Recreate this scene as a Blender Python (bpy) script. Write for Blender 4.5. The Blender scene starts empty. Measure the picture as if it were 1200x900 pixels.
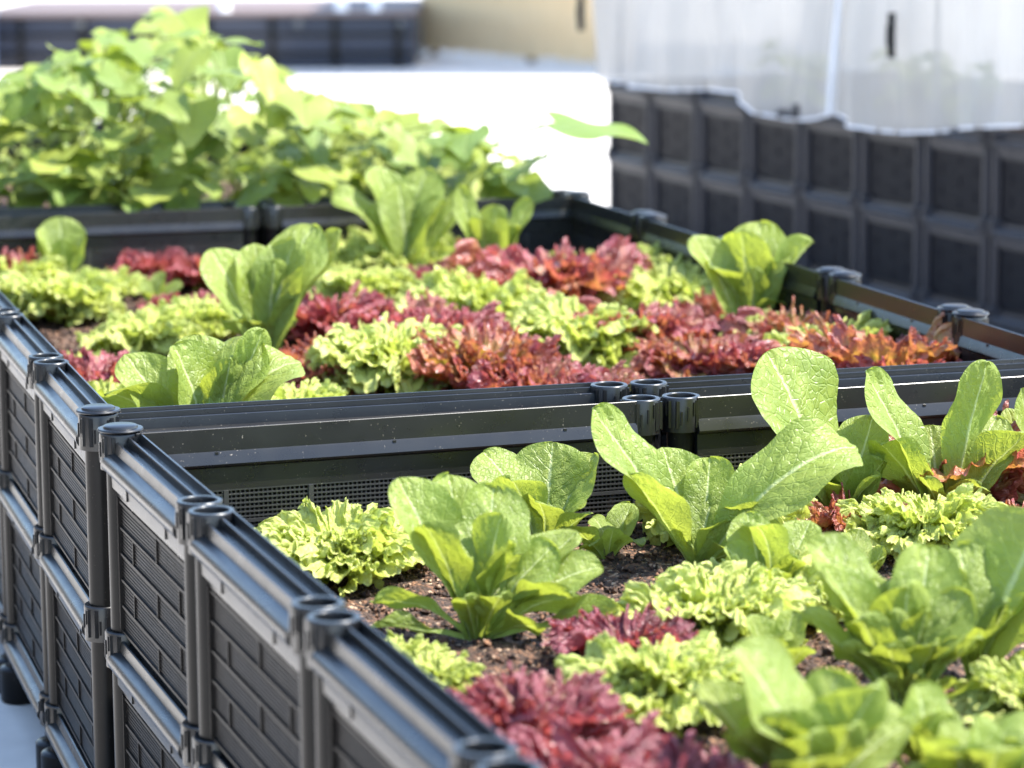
import bpy, bmesh, math, random
import numpy as np
from mathutils import Vector, Matrix, noise

R = math.radians
S = 0.641                       # metres per fitted unit
RIM, SOIL, ZCAM = 0.63, 0.465, 0.63 + 0.641
FPX, PITCH, ROLL = 3343.8, 0.1677, -0.0044
sc = bpy.context.scene
COL = sc.collection
rng = random.Random(11)
npr = np.random.RandomState(5)

# ------------------------------------------------------------------ camera
fw = Vector((0, math.cos(PITCH), -math.sin(PITCH)))
up0 = Vector((0, math.sin(PITCH), math.cos(PITCH)))
rt = Vector((1, 0, 0)) * math.cos(ROLL) + up0 * math.sin(ROLL)
up = -Vector((1, 0, 0)) * math.sin(ROLL) + up0 * math.cos(ROLL)
CAM = Vector((0, 0, ZCAM))
cd = bpy.data.cameras.new('camera')
cam = bpy.data.objects.new('camera', cd)
COL.objects.link(cam)
m = Matrix((rt, up, -fw)).transposed().to_4x4()
m.translation = CAM
cam.matrix_world = m
cd.sensor_width = 36
cd.lens = FPX / 1200 * 36
cd.clip_start, cd.clip_end = 0.05, 2000
cd.dof.use_dof = True
cd.dof.focus_distance = 3.68
cd.dof.aperture_fstop = 4.7
sc.camera = cam


def ray(px, py):
    return fw + rt * ((px - 600) / FPX) + up * ((450 - py) / FPX)


def on_z(px, py, z):            # where the sight line through a photo pixel meets the level z
    d = ray(px, py)
    return CAM + d * ((z - ZCAM) / d.z)


def at_y(px, py, y):            # ... and where it reaches the distance y
    d = ray(px, py)
    return CAM + d * (y / d.y)


# ------------------------------------------------------------------ helpers
def put(name, me, mat=None, parent=None, mw=None):
    o = bpy.data.objects.new(name, me)
    COL.objects.link(o)
    if mat is not None and len(me.materials) == 0:
        me.materials.append(mat)
    if parent is not None:
        o.parent = parent
    if mw is not None:
        o.matrix_basis = mw
    return o


def thing(name, label, cat, loc=(0, 0, 0), rz=0, group=None):
    o = bpy.data.objects.new(name, None)
    o.empty_display_size = 0.05
    COL.objects.link(o)
    o.location = loc
    o.rotation_euler = (0, 0, rz)
    o['label'] = label
    o['category'] = cat
    if group:
        o['group'] = group
    return o


def tag(o, label, cat, group=None):
    o['label'] = label
    o['category'] = cat
    if group:
        o['group'] = group


class MB:
    def __init__(self):
        self.v, self.f = [], []

    def box(self, a, b):
        x0, y0, z0 = a
        x1, y1, z1 = b
        n = len(self.v)
        self.v += [(x0, y0, z0), (x1, y0, z0), (x1, y1, z0), (x0, y1, z0), (x0, y0, z1), (x1, y0, z1), (x1, y1, z1), (x0, y1, z1)]
        self.f += [[n + i for i in q] for q in ((0, 3, 2, 1), (4, 5, 6, 7), (0, 1, 5, 4), (1, 2, 6, 5), (2, 3, 7, 6), (3, 0, 4, 7))]

    def prof(self, pts, x0, x1):           # closed (y, z) outline pushed along x
        n, k = len(self.v), len(pts)
        self.v += [(x0, y, z) for y, z in pts] + [(x1, y, z) for y, z in pts]
        for i in range(k):
            j = (i + 1) % k
            self.f.append([n + i, n + j, n + k + j, n + k + i])
        self.f.append([n + i for i in range(k)][::-1])
        self.f.append([n + k + i for i in range(k)])

    def lathe(self, pts, c=(0, 0), seg=32, closed=True):    # (r, z) outline turned about the vertical
        n, k = len(self.v), len(pts)
        for s in range(seg):
            a = 2 * math.pi * s / seg
            self.v += [(c[0] + r * math.cos(a), c[1] + r * math.sin(a), z) for r, z in pts]
        for s in range(seg):
            t = (s + 1) % seg
            for i in range(k if closed else k - 1):
                j = (i + 1) % k
                self.f.append([n + s * k + i, n + t * k + i, n + t * k + j, n + s * k + j])

    def tube(self, path, rad, seg=6):
        n = len(self.v)
        P = [Vector(p) for p in path]
        for i, p in enumerate(P):
            d = (P[min(i + 1, len(P) - 1)] - P[max(i - 1, 0)]).normalized()
            a = d.orthogonal().normalized()
            b = d.cross(a)
            r = rad[i] if isinstance(rad, (list, tuple)) else rad
            self.v += [tuple(p + (a * math.cos(t) + b * math.sin(t)) * r) for t in [2 * math.pi * q / seg for q in range(seg)]]
        for i in range(len(P) - 1):
            for q in range(seg):
                w = (q + 1) % seg
                self.f.append([n + i * seg + q, n + i * seg + w, n + (i + 1) * seg + w, n + (i + 1) * seg + q])
        self.f.append([n + q for q in range(seg)][::-1])
        self.f.append([n + (len(P) - 1) * seg + q for q in range(seg)])

    def mesh(self, name, mat=None, smooth=True, ang=32, bevel=0):
        me = bpy.data.meshes.new(name)
        me.from_pydata(self.v, [], self.f)
        bm = bmesh.new()
        bm.from_mesh(me)
        bmesh.ops.recalc_face_normals(bm, faces=bm.faces)
        if bevel:
            ed = [e for e in bm.edges if len(e.link_faces) == 2 and e.calc_face_angle() > 0.7]
            bmesh.ops.bevel(bm, geom=ed, offset=bevel, segments=2, affect='EDGES', profile=0.6, clamp_overlap=True)
        bm.to_mesh(me)
        bm.free()
        if smooth:
            me.shade_smooth()
            me.set_sharp_from_angle(angle=R(ang))
        if mat:
            me.materials.append(mat)
        return me


def grid_mesh(name, X, Y, Z, U, V, mat):
    a, b = X.shape
    me = bpy.data.meshes.new(name)
    idx = np.arange(a * b).reshape(a, b)
    F = np.stack([idx[:-1, :-1], idx[:-1, 1:], idx[1:, 1:], idx[1:, :-1]], -1).reshape(-1, 4)
    me.from_pydata(np.stack([X, Y, Z], -1).reshape(-1, 3).tolist(), [], F.tolist())
    uv = me.uv_layers.new(name='UVMap')
    UV = np.stack([U, V], -1).reshape(-1, 2)
    uv.data.foreach_set('uv', UV[F.reshape(-1)].reshape(-1).astype(np.float32))
    me.shade_smooth()
    me.materials.append(mat)
    return me


# ------------------------------------------------------------------ materials
class NT:
    def __init__(self, name):
        self.m = bpy.data.materials.new(name)
        self.m.use_nodes = True
        self.t = self.m.node_tree
        self.t.nodes.clear()
        self.out = self.n('ShaderNodeOutputMaterial')

    def n(self, kind, **kw):
        o = self.t.nodes.new(kind)
        for k, v in kw.items():
            if k.startswith('i_'):
                o.inputs[k[2:].replace('_', ' ')].default_value = v
            else:
                setattr(o, k, v)
        return o

    def l(self, a, b):
        self.t.links.new(a, b)

    def math(self, op, a, b=None, c=None, clamp=False):
        o = self.n('ShaderNodeMath', operation=op, use_clamp=clamp)
        for i, x in enumerate((a, b, c)):
            if x is None:
                continue
            if isinstance(x, (int, float)):
                o.inputs[i].default_value = x
            else:
                self.l(x, o.inputs[i])
        return o.outputs[0]

    def ramp(self, fac, stops):
        o = self.n('ShaderNodeValToRGB')
        e = o.color_ramp.elements
        while len(e) < len(stops):
            e.new(0.5)
        for q, (p, c) in zip(e, stops):
            q.position = p
            q.color = c if len(c) == 4 else (*c, 1)
        self.l(fac, o.inputs[0])
        return o.outputs[0]

    def mix(self, fac, a, b, mode='MIX'):
        o = self.n('ShaderNodeMix', data_type='RGBA', blend_type=mode)
        for s, x in ((0, fac), (6, a), (7, b)):
            if isinstance(x, (int, float)):
                o.inputs[s].default_value = x
            elif isinstance(x, tuple):
                o.inputs[s].default_value = (*x, 1) if len(x) == 3 else x
            else:
                self.l(x, o.inputs[s])
        return o.outputs[2]

    def noise(self, scale, detail=3, rough=0.55, coord=None, dist=0):
        o = self.n('ShaderNodeTexNoise')
        o.inputs['Scale'].default_value = scale
        o.inputs['Detail'].default_value = detail
        o.inputs['Roughness'].default_value = rough
        o.inputs['Distortion'].default_value = dist
        if coord is not None:
            self.l(coord, o.inputs['Vector'])
        return o.outputs['Fac']

    def bump(self, h, strength, dist):
        o = self.n('ShaderNodeBump')
        o.inputs['Strength'].default_value = strength
        o.inputs['Distance'].default_value = dist
        self.l(h, o.inputs['Height'])
        return o.outputs[0]


def plastic(name, base, rough, dust=0.5, spec=0.3):
    k = NT(name)
    tc = k.n('ShaderNodeTexCoord').outputs['Object']
    geo = k.n('ShaderNodeNewGeometry')
    big = k.noise(9, 4, 0.6, tc)
    spk = k.noise(420, 2, 0.5, geo.outputs['Position'])
    spot = k.math('MULTIPLY', k.math('GREATER_THAN', spk, 0.715), k.math('GREATER_THAN', k.noise(30, 2, 0.5, geo.outputs['Position']), 0.5))
    film = k.ramp(big, [(0.35, (0, 0, 0)), (0.75, (1, 1, 1))])
    c = k.mix(k.math('MULTIPLY', film, 0.22 * dust), base, (0.060, 0.060, 0.050))
    c = k.mix(k.math('MULTIPLY', spot, 0.8 * dust), c, (0.42, 0.36, 0.28))
    b = k.n('ShaderNodeBsdfPrincipled')
    k.l(c, b.inputs['Base Color'])
    b.inputs['Specular IOR Level'].default_value = spec
    rg = k.math('ADD', k.math('MULTIPLY', k.noise(35, 4, 0.6, tc), 0.14), rough - 0.07)
    k.l(rg, b.inputs['Roughness'])
    k.l(k.bump(k.noise(900, 2, 0.6, geo.outputs['Position']), 0.12, 0.0006), b.inputs['Normal'])
    k.l(b.outputs[0], k.out.inputs[0])
    return k.m


def leaf_mat(name, kind):
    k = NT(name)
    tc = k.n('ShaderNodeTexCoord')
    uv = k.n('ShaderNodeSeparateXYZ')
    k.l(tc.outputs['UV'], uv.inputs[0])
    u = k.math('ABSOLUTE', k.math('MULTIPLY_ADD', uv.outputs[0], 2.0, -1.0))
    v = uv.outputs[1]
    rnd = k.n('ShaderNodeObjectInfo').outputs['Random']
    obj = tc.outputs['Object']
    n1 = k.noise(7, 3, 0.55, obj)
    if kind == 'romaine':
        # veins: a pale midrib and curved side veins
        rib = k.ramp(k.math('DIVIDE', u, k.math('MULTIPLY_ADD', v, -0.10, 0.13)), [(0.25, (1, 1, 1)), (1.0, (0, 0, 0))])
        wob = k.math('MULTIPLY_ADD', k.noise(6, 2, 0.5, obj), 1.1, -0.5)
        t = k.math('FRACT', k.math('ADD', k.math('MULTIPLY_ADD', v, 8.5, k.math('MULTIPLY', u, -2.3)), wob))
        sv = k.math('ABSOLUTE', k.math('SUBTRACT', t, 0.5))
        side = k.math('MULTIPLY', k.ramp(sv, [(0.0, (1, 1, 1)), (0.085, (0, 0, 0))]), k.math('SUBTRACT', 1.0, k.math('MULTIPLY', u, 0.75)))
        vor = k.n('ShaderNodeTexVoronoi', feature='DISTANCE_TO_EDGE')
        vor.inputs['Scale'].default_value = 22
        k.l(obj, vor.inputs['Vector'])
        net = k.ramp(vor.outputs['Distance'], [(0.0, (0, 0, 0)), (0.11, (1, 1, 1))])
        base = k.mix(k.ramp(n1, [(0.35, (0, 0, 0)), (0.7, (1, 1, 1))]), (0.170, 0.238, 0.036), (0.290, 0.350, 0.072))
        base = k.mix(k.math('MULTIPLY', rnd, 0.55), base, (0.30, 0.38, 0.085))
        base = k.mix(k.ramp(v, [(0.0, (1, 1, 1)), (0.55, (0, 0, 0))]), base, (0.30, 0.40, 0.085))
        base = k.mix(k.math('MULTIPLY', k.math('SUBTRACT', 1.0, net), 0.18), base, (0.28, 0.39, 0.08))
        base = k.mix(k.math('MULTIPLY', side, 0.50), base, (0.38, 0.48, 0.14))
        base = k.mix(k.math('MULTIPLY', rib, 0.8), base, (0.60, 0.66, 0.34))
        h = k.math('SUBTRACT', k.math('MULTIPLY', net, 0.32), k.math('MULTIPLY', side, 0.9))
        h = k.math('ADD', h, k.math('MULTIPLY', k.noise(60, 2, 0.5, obj), 0.3))
        bstr, bdist, tr, ro = 0.40, 0.009, 0.46, 0.42
        tcol = k.mix(0.55, base, (0.54, 0.60, 0.05))
    elif kind == 'frilly_green':
        base = k.mix(k.ramp(n1, [(0.3, (0, 0, 0)), (0.7, (1, 1, 1))]), (0.46, 0.53, 0.090), (0.63, 0.65, 0.18))
        base = k.mix(k.ramp(v, [(0.0, (1, 1, 1)), (0.5, (0, 0, 0))]), base, (0.36, 0.48, 0.075))
        base = k.mix(k.ramp(v, [(0.7, (0, 0, 0)), (1.0, (0.6, 0.6, 0.6))]), base, (0.64, 0.66, 0.26))
        base = k.mix(k.math('MULTIPLY', rnd, 0.35), base, (0.42, 0.50, 0.11))
        h = k.noise(30, 3, 0.6, obj)
        bstr, bdist, tr, ro = 0.42, 0.007, 0.42, 0.38
        tcol = k.mix(0.5, base, (0.50, 0.60, 0.04))
    elif kind == 'frilly_red':
        tone = k.n('ShaderNodeSeparateColor')
        k.l(k.n('ShaderNodeObjectInfo').outputs['Color'], tone.inputs[0])
        tn = tone.outputs[0]                                  # 0 copper ... 1 wine
        edge = k.math('ADD', v, k.math('MULTIPLY_ADD', k.noise(5, 4, 0.6, obj), 0.9, -0.45))
        edge = k.math('ADD', edge, k.math('MULTIPLY_ADD', rnd, 0.36, -0.18))
        edge = k.math('ADD', edge, k.math('MULTIPLY_ADD', tn, 0.5, -0.31))
        base = k.ramp(edge, [(0.14, (0.30, 0.34, 0.085)), (0.38, (0.44, 0.27, 0.085)), (0.60, (0.37, 0.120, 0.066)), (0.84, (0.235, 0.046, 0.047)), (1.0, (0.37, 0.090, 0.100))])
        base = k.mix(k.math('MULTIPLY', k.math('SUBTRACT', tn, 0.62, None, True), 1.6), base, (0.135, 0.035, 0.062))
        base = k.mix(k.ramp(k.math('MULTIPLY', u, 1.0), [(0.0, (0.6, 0.6, 0.6)), (0.06, (0, 0, 0))]), base, (0.44, 0.30, 0.15))
        h = k.math('ADD', k.noise(20, 3, 0.6, obj), k.math('MULTIPLY', k.noise(60, 2, 0.5, obj), 0.4))
        bstr, bdist, tr, ro = 0.6, 0.010, 0.34, 0.30
        tcol = k.ramp(edge, [(0.14, (0.46, 0.50, 0.05)), (0.40, (0.66, 0.36, 0.06)), (0.64, (0.70, 0.24, 0.10)), (1.0, (0.66, 0.13, 0.12))])
    else:                        # vine
        oc = k.n('ShaderNodeSeparateColor')
        k.l(k.n('ShaderNodeObjectInfo').outputs['Color'], oc.inputs[0])
        t = k.math('FRACT', k.math('MULTIPLY_ADD', v, 5.0, k.math('MULTIPLY', u, -2.2)))
        sv = k.math('ABSOLUTE', k.math('SUBTRACT', t, 0.5))
        side = k.ramp(sv, [(0.0, (1, 1, 1)), (0.07, (0, 0, 0))])
        rib = k.ramp(u, [(0.0, (1, 1, 1)), (0.06, (0, 0, 0))])
        base = k.mix(k.math('MULTIPLY', rnd, k.math('MINIMUM', 1.0, oc.outputs[0])), (0.150, 0.225, 0.050), (0.35, 0.375, 0.065))
        base = k.mix(k.math('MULTIPLY', n1, 0.4), base, (0.13, 0.22, 0.04))
        base = k.mix(k.math('MULTIPLY', k.math('MAXIMUM', side, rib), 0.4), base, (0.32, 0.40, 0.12))
        h = k.math('MULTIPLY', k.math('MAXIMUM', side, rib), -1.0)
        bstr, bdist, tr, ro = 0.4, 0.02, 0.38, 0.50
        tcol = k.mix(0.5, base, (0.40, 0.52, 0.02))
    b = k.n('ShaderNodeBsdfPrincipled')
    k.l(base, b.inputs['Base Color'])
    b.inputs['Roughness'].default_value = ro
    b.inputs['Specular IOR Level'].default_value = 0.8 if kind == 'frilly_red' else 0.5
    if kind == 'frilly_red':
        b.inputs['Coat Weight'].default_value = 0.35
        b.inputs['Coat Roughness'].default_value = 0.2
    nb = k.bump(h, bstr, bdist)
    k.l(nb, b.inputs['Normal'])
    tl = k.n('ShaderNodeBsdfTranslucent')
    k.l(tcol, tl.inputs['Color'])
    k.l(nb, tl.inputs['Normal'])
    mx = k.n('ShaderNodeMixShader')
    mx.inputs[0].default_value = tr
    k.l(b.outputs[0], mx.inputs[1])
    k.l(tl.outputs[0], mx.inputs[2])
    k.l(mx.outputs[0], k.out.inputs[0])
    return k.m


def simple(name, stops, scale, rough=0.6, bump=0.3, bd=0.004, stretch=None, detail=5):
    k = NT(name)
    c = k.n('ShaderNodeTexCoord').outputs['Object']
    if stretch:
        mp = k.n('ShaderNodeMapping')
        mp.inputs['Scale'].default_value = stretch
        k.l(c, mp.inputs[0])
        c = mp.outputs[0]
    f = k.noise(scale, detail, 0.6, c)
    b = k.n('ShaderNodeBsdfPrincipled')
    k.l(k.ramp(f, stops), b.inputs['Base Color'])
    b.inputs['Roughness'].default_value = rough
    k.l(k.bump(f, bump, bd), b.inputs['Normal'])
    k.l(b.outputs[0], k.out.inputs[0])
    return k.m


BLACK = plastic('black_plastic', (0.0055, 0.0054, 0.0056), 0.32, 0.16, 0.16)
BLACK_IN = plastic('black_plastic_dusty', (0.0085, 0.0088, 0.0098), 0.29, 0.60, 0.42)
ROM = leaf_mat('romaine_leaf', 'romaine')
GRN = leaf_mat('frilly_green_leaf', 'frilly_green')
BRICK = plastic('black_plastic_textured', (0.0105, 0.0086, 0.0078), 0.46, 0.35, 0.14)
GRILLE = plastic('dusty_sunlit_grille', (0.030, 0.030, 0.031), 0.30, 0.70, 0.6)  # base lightened to stand for sun on the bars, dust over it
RIMM = plastic('black_plastic_polished', (0.0055, 0.0056, 0.0064), 0.33, 0.06, 0.55)
RED = leaf_mat('frilly_red_leaf', 'frilly_red')
VIN = leaf_mat('vine_leaf', 'vine')
STALK = simple('green_stalk', [(0.3, (0.20, 0.27, 0.05)), (0.7, (0.34, 0.36, 0.10))], 30, 0.5)
CONC = simple('pale_concrete', [(0.25, (0.53, 0.495, 0.445)), (0.5, (0.62, 0.58, 0.52)), (0.75, (0.69, 0.65, 0.59))], 6, 0.85, 0.25, 0.003, detail=9)


def soil_mat():
    k = NT('potting_soil')
    c = k.n('ShaderNodeTexCoord').outputs['Object']
    v = k.n('ShaderNodeTexVoronoi')
    v.inputs['Scale'].default_value = 190
    k.l(c, v.inputs['Vector'])
    hue = k.n('ShaderNodeSeparateColor')
    k.l(v.outputs['Color'], hue.inputs[0])
    col = k.ramp(hue.outputs[0], [(0.0, (0.020, 0.012, 0.008)), (0.45, (0.055, 0.030, 0.018)), (0.75, (0.125, 0.060, 0.032)), (0.93, (0.23, 0.115, 0.060)), (1.0, (0.46, 0.33, 0.22))])
    col = k.mix(k.math('MULTIPLY', k.noise(12, 4, 0.6, c), 0.35), col, (0.030, 0.018, 0.012))
    b = k.n('ShaderNodeBsdfPrincipled')
    k.l(col, b.inputs['Base Color'])
    b.inputs['Roughness'].default_value = 0.9
    h = k.math('ADD', k.math('MULTIPLY', v.outputs['Distance'], -1.0), k.noise(80, 5, 0.7, c))
    k.l(k.bump(h, 0.9, 0.006), b.inputs['Normal'])
    k.l(b.outputs[0], k.out.inputs[0])
    return k.m


SOILM = soil_mat()

# ------------------------------------------------------------------ planter parts (shared mesh data)
TIER, MOD, GAP, LONG = 0.25, 0.433, 0.0562, 0.688
PR, CR, CH = 0.0185, 0.0255, 0.015


def ring_mesh():
    b = MB()
    b.lathe([(0.0186, -0.046), (CR, -0.046), (CR, -0.0020), (CR - 0.0004, -0.0009), (CR - 0.0012, 0.0), (0.0198, 0.0), (0.0192, -0.0006), (0.0190, -0.002), (0.0189, -0.044)], seg=48)
    for a in range(4):                               # clip ribs
        t = a * math.pi / 2 + math.pi / 4
        for s in (-0.22, 0.22):
            x, y = CR * math.cos(t + s), CR * math.sin(t + s)
            b.box((x - 0.0022, y - 0.0022, -0.040), (x + 0.0022, y + 0.0022, -0.004))
    for t in (0, math.pi / 2, math.pi, 3 * math.pi / 2):   # little hooked clip marks
        cx, cy = math.cos(t), math.sin(t)
        for (o, z0, z1) in ((-0.009, -0.036, -0.018), (0.0, -0.030, -0.012), (0.009, -0.024, -0.006)):
            p = Vector((cx * (CR - 0.001) - cy * o, cy * (CR - 0.001) + cx * o))
            p = p.normalized() * (CR + 0.0004)
            b.box((p.x - 0.0012, p.y - 0.0012, z0), (p.x + 0.0012, p.y + 0.0012, z1))
    return b.mesh('collar', RIMM, ang=40)


def post_mesh():
    b = MB()
    b.lathe([(0.0150, -2 * TIER - 0.07), (PR, -2 * TIER - 0.07), (PR, -0.045), (0.0150, -0.045)], seg=28)
    return b.mesh('post', BLACK, ang=40)


def cap_mesh():
    b = MB()
    b.lathe([(0.0, 0.0015), (0.0275, 0.0015), (0.0285, 0.003), (0.0275, 0.0048), (0.0215, 0.0052), (0.0208, 0.0075), (0.0190, 0.0085), (0.0, 0.0087)], seg=40, closed=False)
    b.lathe([(0.0, -0.004), (0.0180, -0.004), (0.0180, 0.0014), (0.0, 0.0014)], seg=30, closed=False)
    return b.mesh('cap', RIMM, ang=30)


def foot_mesh():
    b = MB()
    b.lathe([(0.0, -0.13), (0.030, -0.13), (0.033, -0.126), (0.033, -0.075), (0.030, -0.072), (PR + 0.0005, -0.071), (PR + 0.0005, -0.046), (0.0, -0.046)], seg=28, closed=False)
    return b.mesh('foot', BLACK, ang=40)


RAIL = [(-0.0215, -0.0785), (-0.0215, -0.0502), (-0.0275, -0.0468), (-0.0288, -0.0442), (-0.0238, -0.0312), (-0.0226, -0.0288), (-0.0222, -0.0007),
        (-0.0216, 0.0), (-0.0198, -0.0003), (-0.0188, -0.011), (-0.008, -0.0118), (-0.0074, -0.0045), (-0.0062, -0.0034), (-0.0044, -0.0040), (-0.0036, -0.0145),
        (0.0065, -0.0165), (0.0072, -0.010), (0.0085, -0.0092), (0.0105, -0.010), (0.0122, -0.0230), (0.0175, -0.0245), (0.0218, -0.0265), (0.0252, -0.0295),
        (0.0272, -0.0335), (0.0276, -0.037), (0.0266, -0.0405), (0.0242, -0.0445), (0.020, -0.0470), (0.0165, -0.0482), (0.0158, -0.051), (0.0150, -0.0665), (0.0125, -0.0690), (0.0085, -0.0700), (0.0085, -0.0785)]
LOWRAIL = [(-0.022, -0.055)] + RAIL[6:31]


def rail_mesh(length, prof, name):
    b = MB()
    b.prof(prof, CH, length - CH)
    n = max(2, round(length / 0.22))
    if prof is RAIL:
        for i in range(n):
            x = length * (i + 0.5) / n
            b.box((x - 0.003, 0.0145, -0.0655), (x + 0.003, 0.0172, -0.0535))
            b.box((x - 0.002, -0.0252, -0.0325), (x + 0.002, -0.0220, -0.0295))
    return b.mesh(name, BLACK_IN, ang=24)


def panel_mesh(length):
    b = MB()
    z0, z1, p, q = -0.249, -0.0787, 0.0044, []
    x0, x1 = CH + 0.0012, length - CH - 0.0012
    n = int((z1 - z0) / p)
    out = []
    for i in range(n):
        z = z0 + p * i
        out += [(0.0052, z), (0.0052, z + 0.0013), (0.0062, z + 0.0031), (0.0062, z + 0.0040)]
    b.prof([(-0.002, z1), (-0.002, z0)] + out + [(0.0048, z1)], x0, x1)
    course = 0.0328
    k = 0
    while z0 + course * k < z1 - 0.004:
        z = z0 + course * k
        b.box((x0, 0.0045, z - 0.0016 + 0.002), (x1, 0.0086, z + 0.0016 + 0.002))
        for f in ((0.16, 0.80) if k % 2 else (0.46,)) if length < 0.5 else ((0.10, 0.43, 0.77) if k % 2 else (0.27, 0.60, 0.93)):
            x = x0 + (x1 - x0) * f
            b.box((x - 0.0016, 0.0045, z + 0.0037), (x + 0.0016, 0.0082, min(z + course + 0.0003, z1)))
        k += 1
    for x in (x0, x1 - 0.006):                         # side frames
        b.box((x, 0.0044, z0), (x + 0.006, 0.0105, z1))
    return b.mesh('side_panel', BRICK, ang=30)


def grille_mesh(length):
    b = MB()
    x0, x1, z0, z1 = CH + 0.002, length - CH - 0.002, -0.248, -0.0788
    p = 0.0058
    nx, nz = int((x1 - x0) / p), int((z1 - z0) / p)
    for i in range(nx + 1):
        x = x0 + p * i
        b.box((x - 0.0009, -0.0207, z0), (x + 0.0009, -0.0185, z1))
    for i in range(nz + 1):
        z = z1 - p * i
        b.box((x0, -0.0215, z - 0.0010), (x1, -0.0189, z + 0.0010))
    nd = max(3, round(length / 0.112))
    for i in range(nd + 1):
        x = x0 + (x1 - x0) * i / nd
        b.box((x - 0.003, -0.0230, z0 + 0.0007), (x + 0.003, -0.0181, z1 - 0.0005))
    for z in (-0.119, -0.160, -0.201, -0.242):
        b.box((x0 + 0.0004, -0.0227, z - 0.0022), (x1 - 0.0004, -0.0183, z + 0.0022))
    return b.mesh('grille', GRILLE, smooth=False)


ME = dict(collar=ring_mesh(), post=post_mesh(), cap=cap_mesh(), foot=foot_mesh())
SZ = {}


def sized(length):
    if length not in SZ:
        SZ[length] = dict(rail=rail_mesh(length, RAIL, 'top_rail'), low=rail_mesh(length, LOWRAIL, 'bottom_rail'), panel=panel_mesh(length), grille=grille_mesh(length))
    return SZ[length]


def planter(label, loc, rz, nx, ny, caps, lx=LONG, ly=MOD, group='modular black planters', tilt=0, grilles=True, name='raised_planter'):
    """Front-left corner at loc, nx long panels across, ny modules deep."""
    t = thing(name, label, 'planter', (loc[0], loc[1], 0), rz, group)
    W, D = nx * lx + (nx - 1) * GAP, ny * ly + (ny - 1) * GAP

    def post(x, y, capped):
        p = put('post', ME['post'], None, t, Matrix.Translation((x, y, RIM)))
        for k in range(3):
            put('collar', ME['collar'], None, p, Matrix.Translation((0, 0, -TIER * k)))
        put('foot', ME['foot'], None, p, Matrix.Translation((0, 0, -2 * TIER)))
        if capped:
            put('cap', ME['cap'], None, p, Matrix.Translation((0, 0, 0)))

    def wall(key, x, y, dx, dy, n, plen):
        a = math.atan2(dy, dx)
        me = sized(plen)
        for i in range(n):
            o = i * (plen + GAP)
            for tier in range(2):
                mw = Matrix.Translation((x + dx * o, y + dy * o, RIM - TIER * tier)) @ Matrix.Rotation(a, 4, 'Z')
                pn = put('side_panel', me['panel'], None, t, mw)
                put('top_rail', me['rail'], None, pn)
                if grilles and tier == 0:
                    put('grille', me['grille'], None, pn)
                if tier == 1:
                    put('bottom_rail', me['low'], None, pn, Matrix.Translation((0, 0, -TIER)))
            post(x + dx * o, y + dy * o, key in caps or (i == 0 and key + '0' in caps))
            if i < n - 1:
                post(x + dx * (o + plen), y + dy * (o + plen), key in caps)
    wall('L', 0, 0, 0, 1, ny, ly)
    wall('B', 0, D, 1, 0, nx, lx)
    wall('R', W, D, 0, -1, ny, ly)
    wall('F', W, 0, -1, 0, nx, lx)
    if tilt:
        t.rotation_euler = (tilt, 0, rz)
    return t, W, D


A_N, A_M = 0.3319, 0.2947
near_bl = Vector((-0.7515 * S, 5.383 * S, 0))
dN = 5 * MOD + 4 * GAP
uN, wN = Vector((math.cos(A_N), math.sin(A_N), 0)), Vector((-math.sin(A_N), math.cos(A_N), 0))
uM, wM = Vector((math.cos(A_M), math.sin(A_M), 0)), Vector((-math.sin(A_M), math.cos(A_M), 0))
near_fl = near_bl - wN * dN
mid_fl = Vector((-0.8234 * S, 5.5891 * S, 0))
BW = 2 * LONG + GAP
far_fl = mid_fl + wM * (dN + 0.118)

planter('black planter of romaine and curly lettuce with open pipe joints along its rim', near_fl, A_N, 2, 5, {'B0'})
planter('black planter packed with red and pale green lettuce behind the first one', mid_fl, A_M, 2, 5, {'L0', 'R'})
planter('black planter under a mass of tall heart-leaved vines', far_fl, A_M, 2, 5, set(), grilles=False)


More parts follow.
